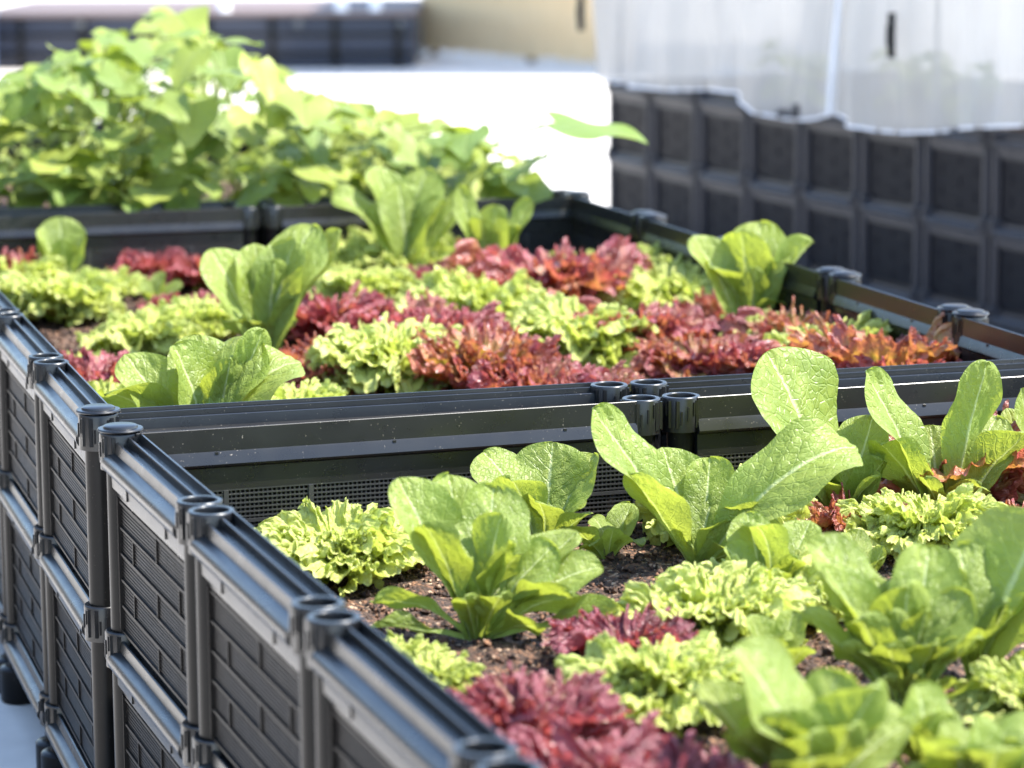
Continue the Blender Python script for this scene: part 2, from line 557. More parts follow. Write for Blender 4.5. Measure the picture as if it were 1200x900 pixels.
# ------------------------------------------------------------------ soil
def soil(loc, rz, W, D, seed, crumbs):
    nx, ny = int(W / 0.016), int(D / 0.016)
    x, y = np.meshgrid(np.linspace(0.014, W - 0.014, nx), np.linspace(0.014, D - 0.014, ny))
    z = np.zeros_like(x)
    for i in range(ny):
        for j in range(nx):
            p = Vector((x[i, j], y[i, j], seed))
            z[i, j] = 0.012 * noise.noise(p * 7) + 0.008 * noise.noise(p * 22) + 0.004 * noise.noise(p * 60)
    verts = np.stack([x, y, z], -1).reshape(-1, 3).tolist()
    idx = np.arange(nx * ny).reshape(ny, nx)
    faces = np.stack([idx[:-1, :-1], idx[:-1, 1:], idx[1:, 1:], idx[1:, :-1]], -1).reshape(-1, 4).tolist()
    r = random.Random(seed)
    oct_f = [(0, 2, 4), (2, 1, 4), (1, 3, 4), (3, 0, 4), (2, 0, 5), (1, 2, 5), (3, 1, 5), (0, 3, 5)]
    for _ in range(crumbs):
        a, b = r.uniform(0.03, W - 0.03), r.uniform(0.03, D - 0.03)
        j, i = min(nx - 1, int(a / W * nx)), min(ny - 1, int(b / D * ny))
        s = r.choice((0.002, 0.0028, 0.0036, 0.005, 0.007)) * r.uniform(0.7, 1.3)
        rot = Matrix.Rotation(r.uniform(0, 6.3), 3, Vector((r.gauss(0, 1), r.gauss(0, 1), r.gauss(0, 1))).normalized())
        n = len(verts)
        for q in ((1, 0, 0), (-1, 0, 0), (0, 1, 0), (0, -1, 0), (0, 0, 1), (0, 0, -1)):
            w = rot @ Vector(q) * s * r.uniform(0.6, 1.3)
            verts.append((a + w.x, b + w.y, z[i, j] + s * 0.5 + w.z))
        faces += [tuple(n + k for k in f) for f in oct_f]
    me = bpy.data.meshes.new('soil')
    me.from_pydata(verts, [], faces)
    me.materials.append(SOILM)
    o = put('soil', me, None, None, Matrix.Translation((loc[0], loc[1], SOIL)) @ Matrix.Rotation(rz, 4, 'Z'))
    o['kind'] = 'stuff'
    return o


soil(near_fl, A_N, BW, dN, 1, 14000)
soil(mid_fl, A_M, BW, dN, 2, 16000)
soil(far_fl, A_M, BW, dN, 3, 200)


# ------------------------------------------------------------------ leaf shapes
def chord_fix(X, Y, Z, col):
    """Turn and scale so that the leaf runs from the origin to (0, 1, 0)."""
    b = np.array([X[0, col], Y[0, col], Z[0, col]])
    t = np.array([X[-1, col], Y[-1, col], Z[-1, col]]) - b
    L = math.hypot(t[1], t[2])
    c, s = t[1] / L, t[2] / L
    y, z = (Y - b[1]), (Z - b[2])
    return (X - b[0]) / L, (y * c + z * s) / L, (-y * s + z * c) / L


def nz(P, seed):
    f = np.empty(P.shape[:2])
    for i in range(P.shape[0]):
        for j in range(P.shape[1]):
            f[i, j] = noise.noise(Vector((P[i, j, 0], P[i, j, 1], seed)))
    return f


def romaine_leaf(seed, bend, fold, wide, low=0.08):
    wide *= 0.84
    r = np.random.RandomState(seed)
    nu, nv = 33, 47
    s = np.linspace(0, 1, nv)
    v = 1 - (1 - s) ** 1.6
    u = np.linspace(-1, 1, nu)
    U, V = np.meshgrid(u, v)
    peak = r.uniform(0.64, 0.71)
    q_ = np.clip((v - low) / (peak - low), 0, 1)
    q_ = q_ ** 1.25
    w = 0.060 + (wide - 0.060) * np.sin(q_ * math.pi / 2) ** 1.25
    w = np.where(v > peak, wide * np.clip(1 - (np.clip(v - peak, 0, 1) / (1 - peak)) ** 2.4, 0, 1) ** 0.5, np.minimum(w, wide))
    Wd = w[:, None] * (1 + 0.035 * np.sin(V * r.uniform(14, 20) + r.uniform(0, 6)) * np.sign(U)) * (1 + r.uniform(-0.12, 0.12) * U) * (1 + 0.05 * np.array([noise.noise(Vector((q * 11.0, seed * 3.3, 1.0))) + 0.5 * noise.noise(Vector((q * 31.0, seed * 3.3, 2.0))) for q in v])[:, None] * np.sign(U))
    X = U * Wd
    aU = np.abs(U)
    P = np.stack([X, V], -1)
    Zl = 0.75 * fold * aU ** 1.6 * Wd
    Zl += 0.046 * aU ** 2.2 * np.sin(V * r.uniform(9, 14) + np.where(U > 0, r.uniform(0, 6), r.uniform(0, 6))) * np.clip(V * 2 - 0.3, 0, 1)
    Zl += 0.02 * nz(P * 4, seed + 0.3)
    t = V * 8.5 - aU * 2.3 + 0.4 * nz(P * 5, seed + 7.7)
    q = np.abs(np.sin(math.pi * t)) ** 0.6
    bl = (q - 0.6) * (0.55 + 0.8 * nz(P * 13, seed + 2.1)) * np.clip(aU * 6, 0, 1) * np.clip((1 - aU) * 4, 0, 1) * np.clip(V * 3 - 0.5, 0, 1)
    Zl += 0.021 * bl + 0.008 * nz(P * 26, seed + 5.5) * np.clip((1 - aU) * 3, 0, 1) * np.clip(V * 3 - 0.4, 0, 1)
    Zl -= 0.030 * np.exp(-(X / 0.024) ** 2) * (1.08 - V)
    # spine: bends back towards the tip
    ang = bend * (v ** 1.6) - 0.28 * bend
    dy, dz = np.cos(ang), -np.sin(ang)
    dv = np.diff(v, prepend=0)
    sy, sz = np.cumsum(dy * dv), np.cumsum(dz * dv)
    Y = sy[:, None] - Zl * dz[:, None]
    Z = sz[:, None] + Zl * dy[:, None]
    X, Y, Z = chord_fix(X, Y, Z, nu // 2)
    return grid_mesh('romaine_leaf', X, Y, Z, U * 0.5 + 0.5, V, ROM)


def frilly_leaf(seed, mat, T, waves, tooth, bend, cup, nt=520, nr=30):
    r = np.random.RandomState(seed)
    th = np.linspace(-1, 1, nt)
    rr = np.linspace(0, 1, nr) ** 0.55
    TH, RR = np.meshgrid(th, rr)
    n1 = np.array([noise.noise(Vector((a * 2.6, seed * 1.7, 0.0))) for a in th])
    n2 = np.array([noise.noise(Vector((a * 9.0, seed * 2.3, 4.0))) for a in th])
    n3 = np.array([abs(noise.noise(Vector((a * 30.0, seed * 2.9, 9.0)))) for a in th])
    Ro = (1 - 0.26 * np.abs(th) ** 2.2) * (1 + 0.20 * n1 + tooth * (n2 * 1.5 + n3 * 1.2))
    sm = np.clip((RR - 0.05) / 0.6, 0, 1)
    sm = sm * sm * (3 - 2 * sm)
    A = TH * T * (0.20 + 0.80 * sm)
    rad = RR * Ro[None, :]
    X = rad * np.sin(A)
    Y = rad * np.cos(A)
    Z = cup * np.abs(X) ** 1.5
    tx, ty = np.cos(A), -np.sin(A)
    rx, ry = np.sin(A), np.cos(A)
    P = np.stack([TH * 2.2, RR * 1.6], -1)
    for (k, amp, p) in waves:
        ph = r.uniform(0, 6.3) + 3.4 * nz(P * (k * 0.16 + 0.6), seed + k * 1.3)
        mod = 0.45 + 1.5 * np.abs(nz(P * (k * 0.11 + 0.7), seed + k * 2.7))
        w = k * math.pi * TH + ph
        e = RR ** p
        a_ = amp * e * mod
        Z = Z + a_ * np.sin(w)
        X = X + tx * a_ * 0.62 * np.cos(w)
        Y = Y + ty * a_ * 0.62 * np.cos(w)
        c_ = a_ * 0.30 * np.sin(2 * w + 0.9)
        X = X + rx * c_
        Y = Y + ry * c_
    Q = np.stack([X, Y], -1)
    Z = Z + (0.06 * nz(Q * 4.0, seed + 0.5) + 0.034 * nz(Q * 12, seed + 3.5) + 0.014 * nz(Q * 26, seed + 6.5)) * np.clip(RR * 1.6, 0, 1)
    a = bend * np.clip(Y, 0, 1.4) ** 1.5
    yy = np.clip(Y, 0, 1.4)
    sa, ca = np.sin(a), np.cos(a)
    # bent spine, integrated numerically
    g = np.linspace(0, 1.4, 141)
    ga = bend * g ** 1.5
    gy, gz = np.cumsum(np.cos(ga)) * 0.01, -np.cumsum(np.sin(ga)) * 0.01
    Yb = np.interp(yy, g, gy) + Z * sa + np.minimum(Y, 0)
    Zb = np.interp(yy, g, gz) + Z * ca
    return grid_mesh('frilly_leaf', X, Yb, Zb, TH * 0.5 + 0.5, RR, mat)


def heart_leaf(seed):
    r = np.random.RandomState(seed)
    nu, nv = 21, 25
    U, V = np.meshgrid(np.linspace(-1, 1, nu), np.linspace(0, 1, nv))
    w = 0.46 * np.sqrt(np.clip(1 - ((V - 0.30) / 0.36) ** 2, 0, 1)) * (V < 0.30) + 0.46 * np.clip((1 - V) / 0.70, 0, 1) ** 0.64 * (V >= 0.30)
    w = np.maximum(w, 0.002) * (1 + 0.06 * np.sin(V * 11 + r.uniform(0, 6)))
    X = U * w
    Y = V - 0.16 * np.abs(U) ** 1.5 * np.clip(1 - V * 2.2, 0, 1)
    Z = 0.35 * np.abs(U) ** 1.3 * w * r.uniform(0.1, 0.6) + 0.05 * np.sin(V * 8 + r.uniform(0, 6)) * np.abs(U) ** 2 - r.uniform(0.05, 0.35) * V ** 2
    return grid_mesh('vine_leaf', X, Y, Z, U * 0.5 + 0.5, V, VIN)


ROML = [romaine_leaf(i + 1, b, f, w) for i, (b, f, w) in enumerate(((0.5, 0.28, 0.33), (0.9, 0.18, 0.36), (0.35, 0.42, 0.27), (1.2, 0.12, 0.34), (0.7, 0.32, 0.30), (0.15, 0.30, 0.31), (1.6, 0.22, 0.33), (0.45, 0.12, 0.40)))]
SPOON = [romaine_leaf(80 + i, b, f, w, 0.36) for i, (b, f, w) in enumerate(((0.4, 0.30, 0.31), (0.8, 0.22, 0.33), (0.2, 0.36, 0.29), (1.1, 0.18, 0.32)))]
GRNL = [frilly_leaf(20 + i, GRN, T, ((3, 0.11, 1.5), (10, 0.070, 2.8), (27, 0.034, 5.5), (58, 0.013, 9)), 0.07, b + 0.15, c) for i, (T, b, c) in enumerate(((1.25, 1.1, 0.1), (1.15, 1.5, 0.2), (1.35, 0.8, 0.0), (1.2, 0.5, 0.2), (1.3, 1.3, 0.1), (1.1, 0.9, 0.3)))]
REDL = [frilly_leaf(40 + i, RED, T, ((3, 0.11, 1.4), (8, 0.072, 2.8), (20, 0.040, 5.0), (50, 0.014, 9)), 0.10, b + 0.25, c) for i, (T, b, c) in enumerate(((1.2, 0.8, 0.2), (1.05, 1.2, 0.35), (1.3, 0.5, 0.1), (1.1, 0.3, 0.3), (1.25, 1.5, 0.2), (1.0, 0.6, 0.5)))]
VINL = [heart_leaf(60 + i) for i in range(6)]


def leaf_matrix(base, tip, inward, length_scale=None, wscale=1.0, roll=0.0, face=None):
    y = tip - base
    L = y.length if length_scale is None else length_scale
    y = y.normalized()
    n = Vector((0, 0, 0.55)) + inward + (face or Vector((0, 0, 0)))
    n = n - y * n.dot(y)
    n = n.normalized() if n.length > 1e-5 else y.orthogonal().normalized()
    n = Matrix.Rotation(roll, 3, y) @ n
    x = y.cross(n)
    M = Matrix((x * L * wscale, y * L, n * L)).transposed().to_4x4()
    M.translation = base
    return M


# ------------------------------------------------------------------ lettuces
def romaine(label, bpx, leaves, fill=4, h=0.15, size=1.0, group='romaine lettuces', basez=SOIL, wm=0.95, spoon=False):
    """bpx: photo point of the foot of the plant on the soil; leaves: (tip x, tip y, depth offset m, width, shape, roll)."""
    B = on_z(bpx[0], bpx[1], basez)
    t = thing('romaine_lettuce', label, 'lettuce', B, 0, group)
    for i, lf in enumerate(leaves):
        tx, ty, dd = lf[:3]
        wd = lf[3] if len(lf) > 3 else 1.0
        sh = lf[4] if len(lf) > 4 else rng.randrange(len(ROML))
        roll = lf[5] if len(lf) > 5 else rng.uniform(-0.25, 0.25)
        if dd < -0.03:
            dd = -0.03 + (dd + 0.03) * 0.35
        T = at_y(tx, ty, B.y + dd) - B
        hor = Vector((T.x, T.y, 0))
        b0 = hor.normalized() * 0.008 if hor.length > 1e-4 else Vector((0, 0, 0))
        b0.z = 0.002
        inw = -hor.normalized() if hor.length > 1e-4 else Vector((0, 1, 0))
        if T.z < 0.03:
            T.z = 0.03
        put('leaf', SPOON[sh % 4] if spoon else ROML[sh], None, t, leaf_matrix(b0, T, inw, None, wd * wm, roll, Vector((0, -1.1 if dd >= -0.005 else 0.9, 0))))
    a0 = rng.uniform(0, 6.28)
    for i in range(fill):
        a = a0 + i * 2.4
        lean = 0.25 + 0.5 * (i + 1) / fill
        L = h * rng.uniform(0.5, 0.8)
        d = Vector((math.cos(a) * math.sin(lean), math.sin(a) * math.sin(lean), math.cos(lean)))
        put('leaf', rng.choice(ROML), None, t, leaf_matrix(Vector((0, 0, 0.002)), d * L, -Vector((d.x, d.y, 0)).normalized(), None, rng.uniform(0.9, 1.1), rng.uniform(-0.3, 0.3)))
    return t


def frilly(kind, label, cpx, hc, n, L, spread=0.92, group=None, basez=SOIL, upright=0.06, seed=None, tone=0.45):
    """cpx: photo point of the middle of the plant, hc above the soil."""
    C = on_z(cpx[0], cpx[1], basez + hc)
    if basez == SOIL:
        fl_, u_, w_ = BED
        mg = max(0.06, 0.66 * L)
        for _ in range(14):
            q = C - fl_
            if (q.dot(w_) > dN - mg or q.dot(u_) > BW - mg) and hc < 0.16:
                hc += 0.01
                L *= 1.022
                C = on_z(cpx[0], cpx[1], basez + hc)
        q = C - fl_
        a_, b_ = min(max(q.dot(u_), mg), BW - mg), min(max(q.dot(w_), 0.06), dN - mg)
        C = fl_ + u_ * a_ + w_ * b_
    C.z = basez
    red = kind == 'red'
    L *= 1.20 if red else 1.27
    if spread == 0.92:
        upright, spread = (0.10, 0.95) if red else (0.03, 0.88)
    n += 2 if red else 8
    if basez == SOIL:
        fl_, u_, w_ = BED
        mg = max(0.06, 0.66 * L)
        for _ in range(14):
            q = C - fl_
            if (q.dot(w_) > dN - mg or q.dot(u_) > BW - mg) and hc < 0.16:
                hc += 0.01
                L *= 1.022
                C = on_z(cpx[0], cpx[1], basez + hc)
        q = C - fl_
        a_, b_ = min(max(q.dot(u_), mg), BW - mg), min(max(q.dot(w_), 0.06), dN - mg)
        C = fl_ + u_ * a_ + w_ * b_
    C.z = basez
    red = kind == 'red'
    L *= 1.14 if red else 1.24
    upright, spread = (0.16, 1.06) if red and spread == 0.92 else (upright, spread)
    n += 4 if red else 6
    t = thing('red_lettuce' if red else 'green_lettuce', label, 'lettuce', C, 0, group or ('red leaf lettuces' if red else 'curly green lettuces'))
    r = random.Random(seed if seed is not None else int(cpx[0] * 7 + cpx[1] * 13))
    a0 = r.uniform(0, 6.28)
    for i in range(n):
        f = (i + 0.5) / n
        a = a0 + i * 2.39996 + r.uniform(-0.2, 0.2)
        lean = upright + (spread - upright) * f ** 0.75 + r.uniform(-0.1, 0.1)
        ln = L * (0.72 + 0.30 * f) * r.uniform(0.86, 1.14)
        d = Vector((math.cos(a) * math.sin(lean), math.sin(a) * math.sin(lean), math.cos(lean)))
        out = Vector((math.cos(a), math.sin(a), 0))
        q_ = put('leaf', r.choice(REDL if red else GRNL), None, t, leaf_matrix(out * 0.006 + Vector((0, 0, 0.004)), out * 0.006 + d * ln, -out, ln, r.uniform(0.9, 1.1), r.uniform(-0.35, 0.35)))
        q_.color = (tone, tone, tone, 1)
    return t


G = lambda label, c, L=0.075, n=15, hc=0.045, **k: frilly('green', label, c, hc, n, L, **k)
Rd = lambda label, c, L=0.095, n=13, hc=0.055, **k: frilly('red', label, c, hc, n, L, **k)

# --- first planter
BED = (near_fl, uN, wN)
romaine('romaine plant with cupped light leaves just inside the double pipe joint', (560, 752), [
    (466, 560, 0.03, 0.9, 2), (525, 556, 0.07, 0.9, 0), (578, 570, 0.05, 1.0, 1), (497, 613, -0.02, 1.05, 0), (588, 602, 0.0, 1.0, 4), (650, 640, 0.01, 0.95, 1),
    (676, 622, 0.04, 0.85, 6), (438, 706, -0.05, 0.75, 3), (434, 742, -0.07, 0.5, 2), (588, 697, -0.09, 1.15, 0), (672, 700, -0.07, 1.1, 1), (742, 722, -0.04, 0.5, 2), (630, 742, -0.12, 1.0, 5), (545, 700, -0.10, 0.9, 4), (610, 650, -0.05, 0.9, 7), (705, 665, 0.0, 0.8, 3)], 4, wm=0.86, spoon=True)
romaine('bright romaine plant with round leaf tops against the mesh wall', (636, 655), [
    (566, 530, 0.03, 1.0, 1), (648, 518, 0.04, 1.1, 7), (697, 532, 0.03, 0.8, 4), (598, 562, -0.04, 1.0, 3), (690, 600, -0.05, 1.0, 0), (560, 585, -0.03, 0.9, 5)], 3)
romaine('low dark green romaine plant over bare soil between two brighter romaines', (712, 658), [
    (662, 618, -0.03, 1.1, 1), (752, 660, -0.06, 0.9, 6), (740, 590, 0.03, 1.0, 0), (690, 640, -0.07, 1.0, 3)], 3, 0.11)
romaine('romaine plant with a tall pointed leaf in front of the open pipe joint', (818, 668), [
    (694, 478, 0.0, 0.72, 5, 0.15), (738, 556, -0.07, 1.05, 5), (832, 536, 0.04, 1.0, 4), (906, 604, -0.06, 1.1, 3), (1004, 524, 0.00, 0.70, 6), (776, 524, 0.05, 1.0, 0), (868, 650, -0.10, 1.1, 1), (885, 575, 0.04, 1.0, 5)], 4)
romaine('small yellowish romaine with one leaf tip folded over', (903, 722), [
    (878, 612, -0.01, 0.9, 6), (936, 655, -0.02, 0.9, 3), (912, 668, -0.06, 0.9, 0), (862, 668, -0.04, 0.8, 2), (948, 690, -0.05, 0.8, 1), (875, 600, 0.04, 1.0, 5), (950, 610, 0.05, 0.9, 0), (850, 640, 0.0, 0.9, 4)], 3, 0.12)
romaine('romaine plant whose single broad pale leaf overhangs the planter rim', (986, 628), [
    (898, 412, 0.00, 0.95, 7, 0.1), (1024, 486, 0.03, 0.9, 0), (918, 500, -0.05, 0.7, 3), (1036, 540, -0.02, 0.9, 4), (950, 560, -0.06, 0.9, 1)], 3)
romaine('romaine plant with a pair of leaves spread like a V above red lettuce', (1105, 626), [
    (1014, 434, 0.0, 0.75, 5), (1157, 424, -0.02, 0.62, 5, -0.3), (1032, 520, -0.07, 1.0, 4), (1205, 506, -0.04, 0.9, 0), (1168, 488, 0.04, 0.9, 1), (1090, 498, 0.04, 0.9, 7), (1150, 570, -0.08, 1.0, 3)], 3)
romaine('romaine plant cut by the frame edge beside the V-shaped pair', (1222, 600), [
    (1196, 455, 0.0, 0.7, 5), (1180, 478, 0.02, 0.6, 0), (1240, 470, -0.02, 1.0, 4), (1180, 560, -0.06, 1.0, 1)], 3)
romaine('dense blurred romaine plant with upright spoon leaves near the camera', (1060, 838), [
    (968, 662, 0.0, 0.8, 6), (1026, 676, 0.03, 0.9, 0), (1088, 640, 0.04, 1.0, 7), (1064, 684, -0.02, 1.1, 4), (1136, 696, 0.0, 1.0, 1), (1008, 724, -0.07, 1.0, 0), (1098, 752, -0.05, 1.0, 4), (1076, 790, -0.05, 1.1, 5),
    (1124, 800, -0.02, 0.9, 3), (1186, 804, -0.02, 0.75, 0), (946, 636, 0.05, 0.9, 3), (985, 760, -0.05, 0.9, 5), (940, 720, -0.01, 0.7, 4), (1040, 760, -0.10, 0.9, 1), (1150, 745, -0.03, 0.8, 4), (1012, 810, -0.10, 0.9, 0), (1120, 668, 0.05, 0.9, 1), (1045, 716, -0.02, 0.8, 4), (1088, 712, -0.02, 0.8, 0), (1060, 752, -0.05, 0.9, 5), (1128, 764, -0.04, 0.9, 7), (985, 700, 0.01, 0.8, 0), (1035, 795, -0.07, 1.0, 4), (1098, 800, -0.06, 1.0, 0)], 5, wm=0.76, spoon=True)
romaine('blurred romaine plant with broad bluish leaves beside the red lettuce', (945, 968), [
    (858, 760, 0.0, 1.1, 7), (925, 832, -0.05, 1.0, 0), (1030, 802, -0.02, 1.15, 4), (892, 842, -0.07, 1.0, 1), (984, 788, 0.03, 1.0, 5), (860, 862, -0.05, 0.9, 3), (950, 860, -0.1, 1.1, 4), (820, 800, 0.03, 0.8, 2), (1000, 850, -0.08, 0.9, 0), (1062, 850, 0.02, 0.8, 3)], 6, wm=0.88, spoon=True)
romaine('blurred young romaine in front of the dense upright one', (1082, 925), [
    (1072, 800, 0.0, 1.1, 5), (1118, 838, 0.0, 1.0, 0), (1010, 848, -0.01, 1.0, 4), (1060, 858, -0.05, 1.1, 7), (1105, 880, -0.05, 1.0, 1), (1142, 876, 0.02, 0.9, 3)], 4, wm=1.05, spoon=True)
romaine('blurred romaine plant low at the bottom edge of the frame', (1150, 985), [
    (1142, 838, 0.0, 1.0, 0), (1085, 868, -0.03, 1.0, 7), (1196, 868, 0.0, 1.0, 4), (1120, 880, -0.08, 1.1, 5), (1160, 880, -0.06, 1.0, 1), (1060, 900, 0.0, 0.9, 0), (1215, 840, 0.02, 0.9, 3)], 6, wm=0.88, spoon=True)
romaine('large romaine plant with one wide leaf running out of the frame', (1142, 802), [
    (1224, 604, 0.0, 1.45, 7, -0.1), (1122, 640, 0.04, 0.9, 3), (1240, 700, -0.03, 1.0, 4), (1196, 640, 0.04, 0.9, 5), (1225, 775, -0.04, 0.9, 0)], 5, wm=0.9)

G('curly green lettuce against the mesh wall beside the cupped romaine', (398, 632), 0.070, 20, 0.05)
G('bushy curly green lettuce in the middle of the first planter', (838, 716), 0.066, 16, 0.04)
G('blurred curly green lettuce squeezed behind the wine red lettuce', (775, 782), 0.066, 15, 0.05)
G('curly green lettuce between two dark red heads below the V-shaped romaine', (1085, 612), 0.07, 15, 0.045)
G('curly green lettuce half hidden behind the tall pointed romaine leaf', (850, 580), 0.075, 13, 0.06)
G('little blurred green lettuce at the frame edge beside bare soil', (1208, 796), 0.042, 11, 0.04)
G('tiny green seedling alone on dark soil beside the planter rail', (470, 775), 0.030, 8, 0.015)
G('small green lettuce sprig under the cupped romaine', (505, 795), 0.028, 7, 0.015)
romaine('young romaine filling the gap between the curly green heads and the folded leaf', (905, 800), [
    (880, 720, 0.0, 0.9, 0), (930, 715, 0.02, 0.9, 4), (905, 745, -0.04, 0.9, 5), (950, 760, -0.03, 0.8, 1), (862, 770, -0.03, 0.8, 3)], 3, 0.1)
romaine('dark young romaine on shaded soil under the overhanging broad leaf', (1010, 690), [
    (985, 640, 0.02, 0.9, 0), (1035, 640, 0.0, 0.9, 5), (1000, 660, -0.05, 0.9, 4), (960, 665, -0.02, 0.8, 3)], 3, 0.1)
G('pale curly head wedged between the young romaine and the dense one', (925, 695), 0.060, 12, 0.03)
Rd('tall brownish red lettuce standing behind the V-shaped romaine leaves', (1122, 548), 0.105, 7, 0.055, spread=0.62, tone=0.1)
Rd('dark red lettuce between the wide bluish leaf and the curly green head', (1003, 600), 0.060, 11, 0.05, tone=0.25)
Rd('brownish red lettuce at the frame edge under the cut-off romaine', (1190, 606), 0.062, 11, 0.05, tone=0.1)
Rd('small wine red lettuce tucked behind the curly green head', (735, 742), 0.058, 11, 0.04, tone=0.9)
Rd('blurred wine red lettuce leaning over the planter rail', (622, 828), 0.070, 12, 0.06, tone=0.85)
Rd('blurred purple red lettuce at the bottom edge of the frame', (765, 896), 0.076, 12, 0.07, tone=0.9)
Rd('purple red lettuce next to the last open pipe joint', (650, 915), 0.08, 11, 0.05, tone=0.85)

# --- second planter
BED = (mid_fl, uM, wM)
romaine('sunlit romaine with fanned crinkled leaves against the planter corner', (245, 560), [
    (146, 415, 0.03, 0.75, 0), (203, 404, 0.0, 0.95, 4), (122, 462, -0.03, 0.8, 3), (230, 392, 0.05, 0.8, 7), (308, 386, -0.01, 0.7, 5), (300, 396, 0.03, 1.05, 1), (352, 424, 0.0, 0.9, 6), (270, 420, -0.03, 0.8, 2)], 3)
romaine('tall romaine with broad shining leaves among red lettuce', (312, 432), [
    (246, 292, 0.02, 0.9, 7), (298, 285, 0.04, 0.9, 0), (368, 264, 0.03, 0.95, 1), (322, 304, -0.03, 0.9, 5), (346, 350, -0.05, 0.8, 4), (400, 270, 0.02, 0.75, 5), (262, 376, -0.04, 0.8, 3), (345, 280, 0.0, 0.9, 7)], 3, wm=0.78)
romaine('tallest romaine at the back of the lettuce planter', (478, 338), [
    (438, 194, 0.04, 0.9, 0), (502, 198, 0.04, 1.0, 1), (390, 228, 0.0, 0.8, 3), (432, 246, -0.05, 0.6, 5), (466, 214, 0.0, 1.0, 7), (524, 234, -0.02, 0.8, 4), (545, 224, 0.03, 0.6, 5)], 4, wm=0.78)
romaine('yellow-green romaine beside the tallest one and a big red lettuce', (575, 352), [
    (538, 218, 0.0, 0.6, 5), (622, 234, 0.02, 0.6, 2), (582, 240, 0.0, 1.0, 7), (562, 256, -0.04, 0.9, 4), (604, 262, -0.02, 0.8, 0)], 3, wm=0.78)
romaine('romaine rosette of round leaves standing clear above red lettuce', (880, 412), [
    (812, 276, 0.0, 0.9, 0), (868, 270, -0.02, 0.95, 7), (892, 260, 0.04, 1.1, 1), (952, 282, -0.01, 0.9, 4), (830, 312, -0.06, 0.8, 3), (884, 314, -0.07, 0.8, 5), (918, 290, 0.02, 0.7, 2)], 4, wm=0.78)
romaine('small upright romaine alone near the back mesh wall', (74, 352), [
    (48, 266, 0.0, 0.8, 0), (70, 254, 0.02, 0.9, 7), (99, 274, 0.0, 0.8, 4), (74, 280, -0.04, 0.9, 5)], 2, 0.1)
romaine('little pale romaine behind a red lettuce on open soil', (182, 366), [
    (168, 326, 0.0, 0.9, 5), (190, 318, 0.02, 0.9, 0), (212, 330, 0.0, 0.9, 7)], 2, 0.07)

for lab, c, L, n in (
    ('wide curly green lettuce on open soil by the corner post', (62, 352), 0.085, 18),
    ('curly green lettuce cut by the frame edge behind the wide one', (12, 312), 0.075, 15),
    ('small round green lettuce on bare soil near the back wall', (125, 327), 0.05, 13),
    ('curly green lettuce behind the corner romaine on the soil side', (168, 392), 0.07, 15),
    ('curly green lettuce between a small red head and the tall romaine', (228, 378), 0.07, 14),
    ('pale curly lettuce in front of the tallest romaine', (462, 298), 0.085, 16),
    ('curly green lettuce behind the tall shining romaine', (392, 300), 0.075, 15),
    ('low curly green lettuce right behind the planter rim', (462, 432), 0.098, 18),
    ('round curly green lettuce ringed by red heads', (548, 366), 0.10, 19),
    ('green lettuce in the gap between two deep red heads', (425, 338), 0.075, 13),
    ('curly green lettuce just behind the open pipe joint', (680, 402), 0.095, 17),
    ('pale curly lettuce in front of the brightest red head', (705, 338), 0.10, 18),
    ('pale curly lettuce beside the round-leaved rosette', (790, 342), 0.095, 17),
    ('small curly green lettuce between red heads below the rosette', (922, 388), 0.075, 13),
    ('curly green lettuce enclosed by red heads near the capped wall', (982, 380), 0.080, 14),
    ('tiny green sprout beside the crimson lettuce at the planter side', (92, 412), 0.035, 8),
    ('green lettuce sprig under the fanned corner romaine', (348, 470), 0.06, 12),
    ('low green tuft against the crimson lettuce and the corner romaine', (128, 462), 0.05, 10),
):
    G(lab, c, L, n)
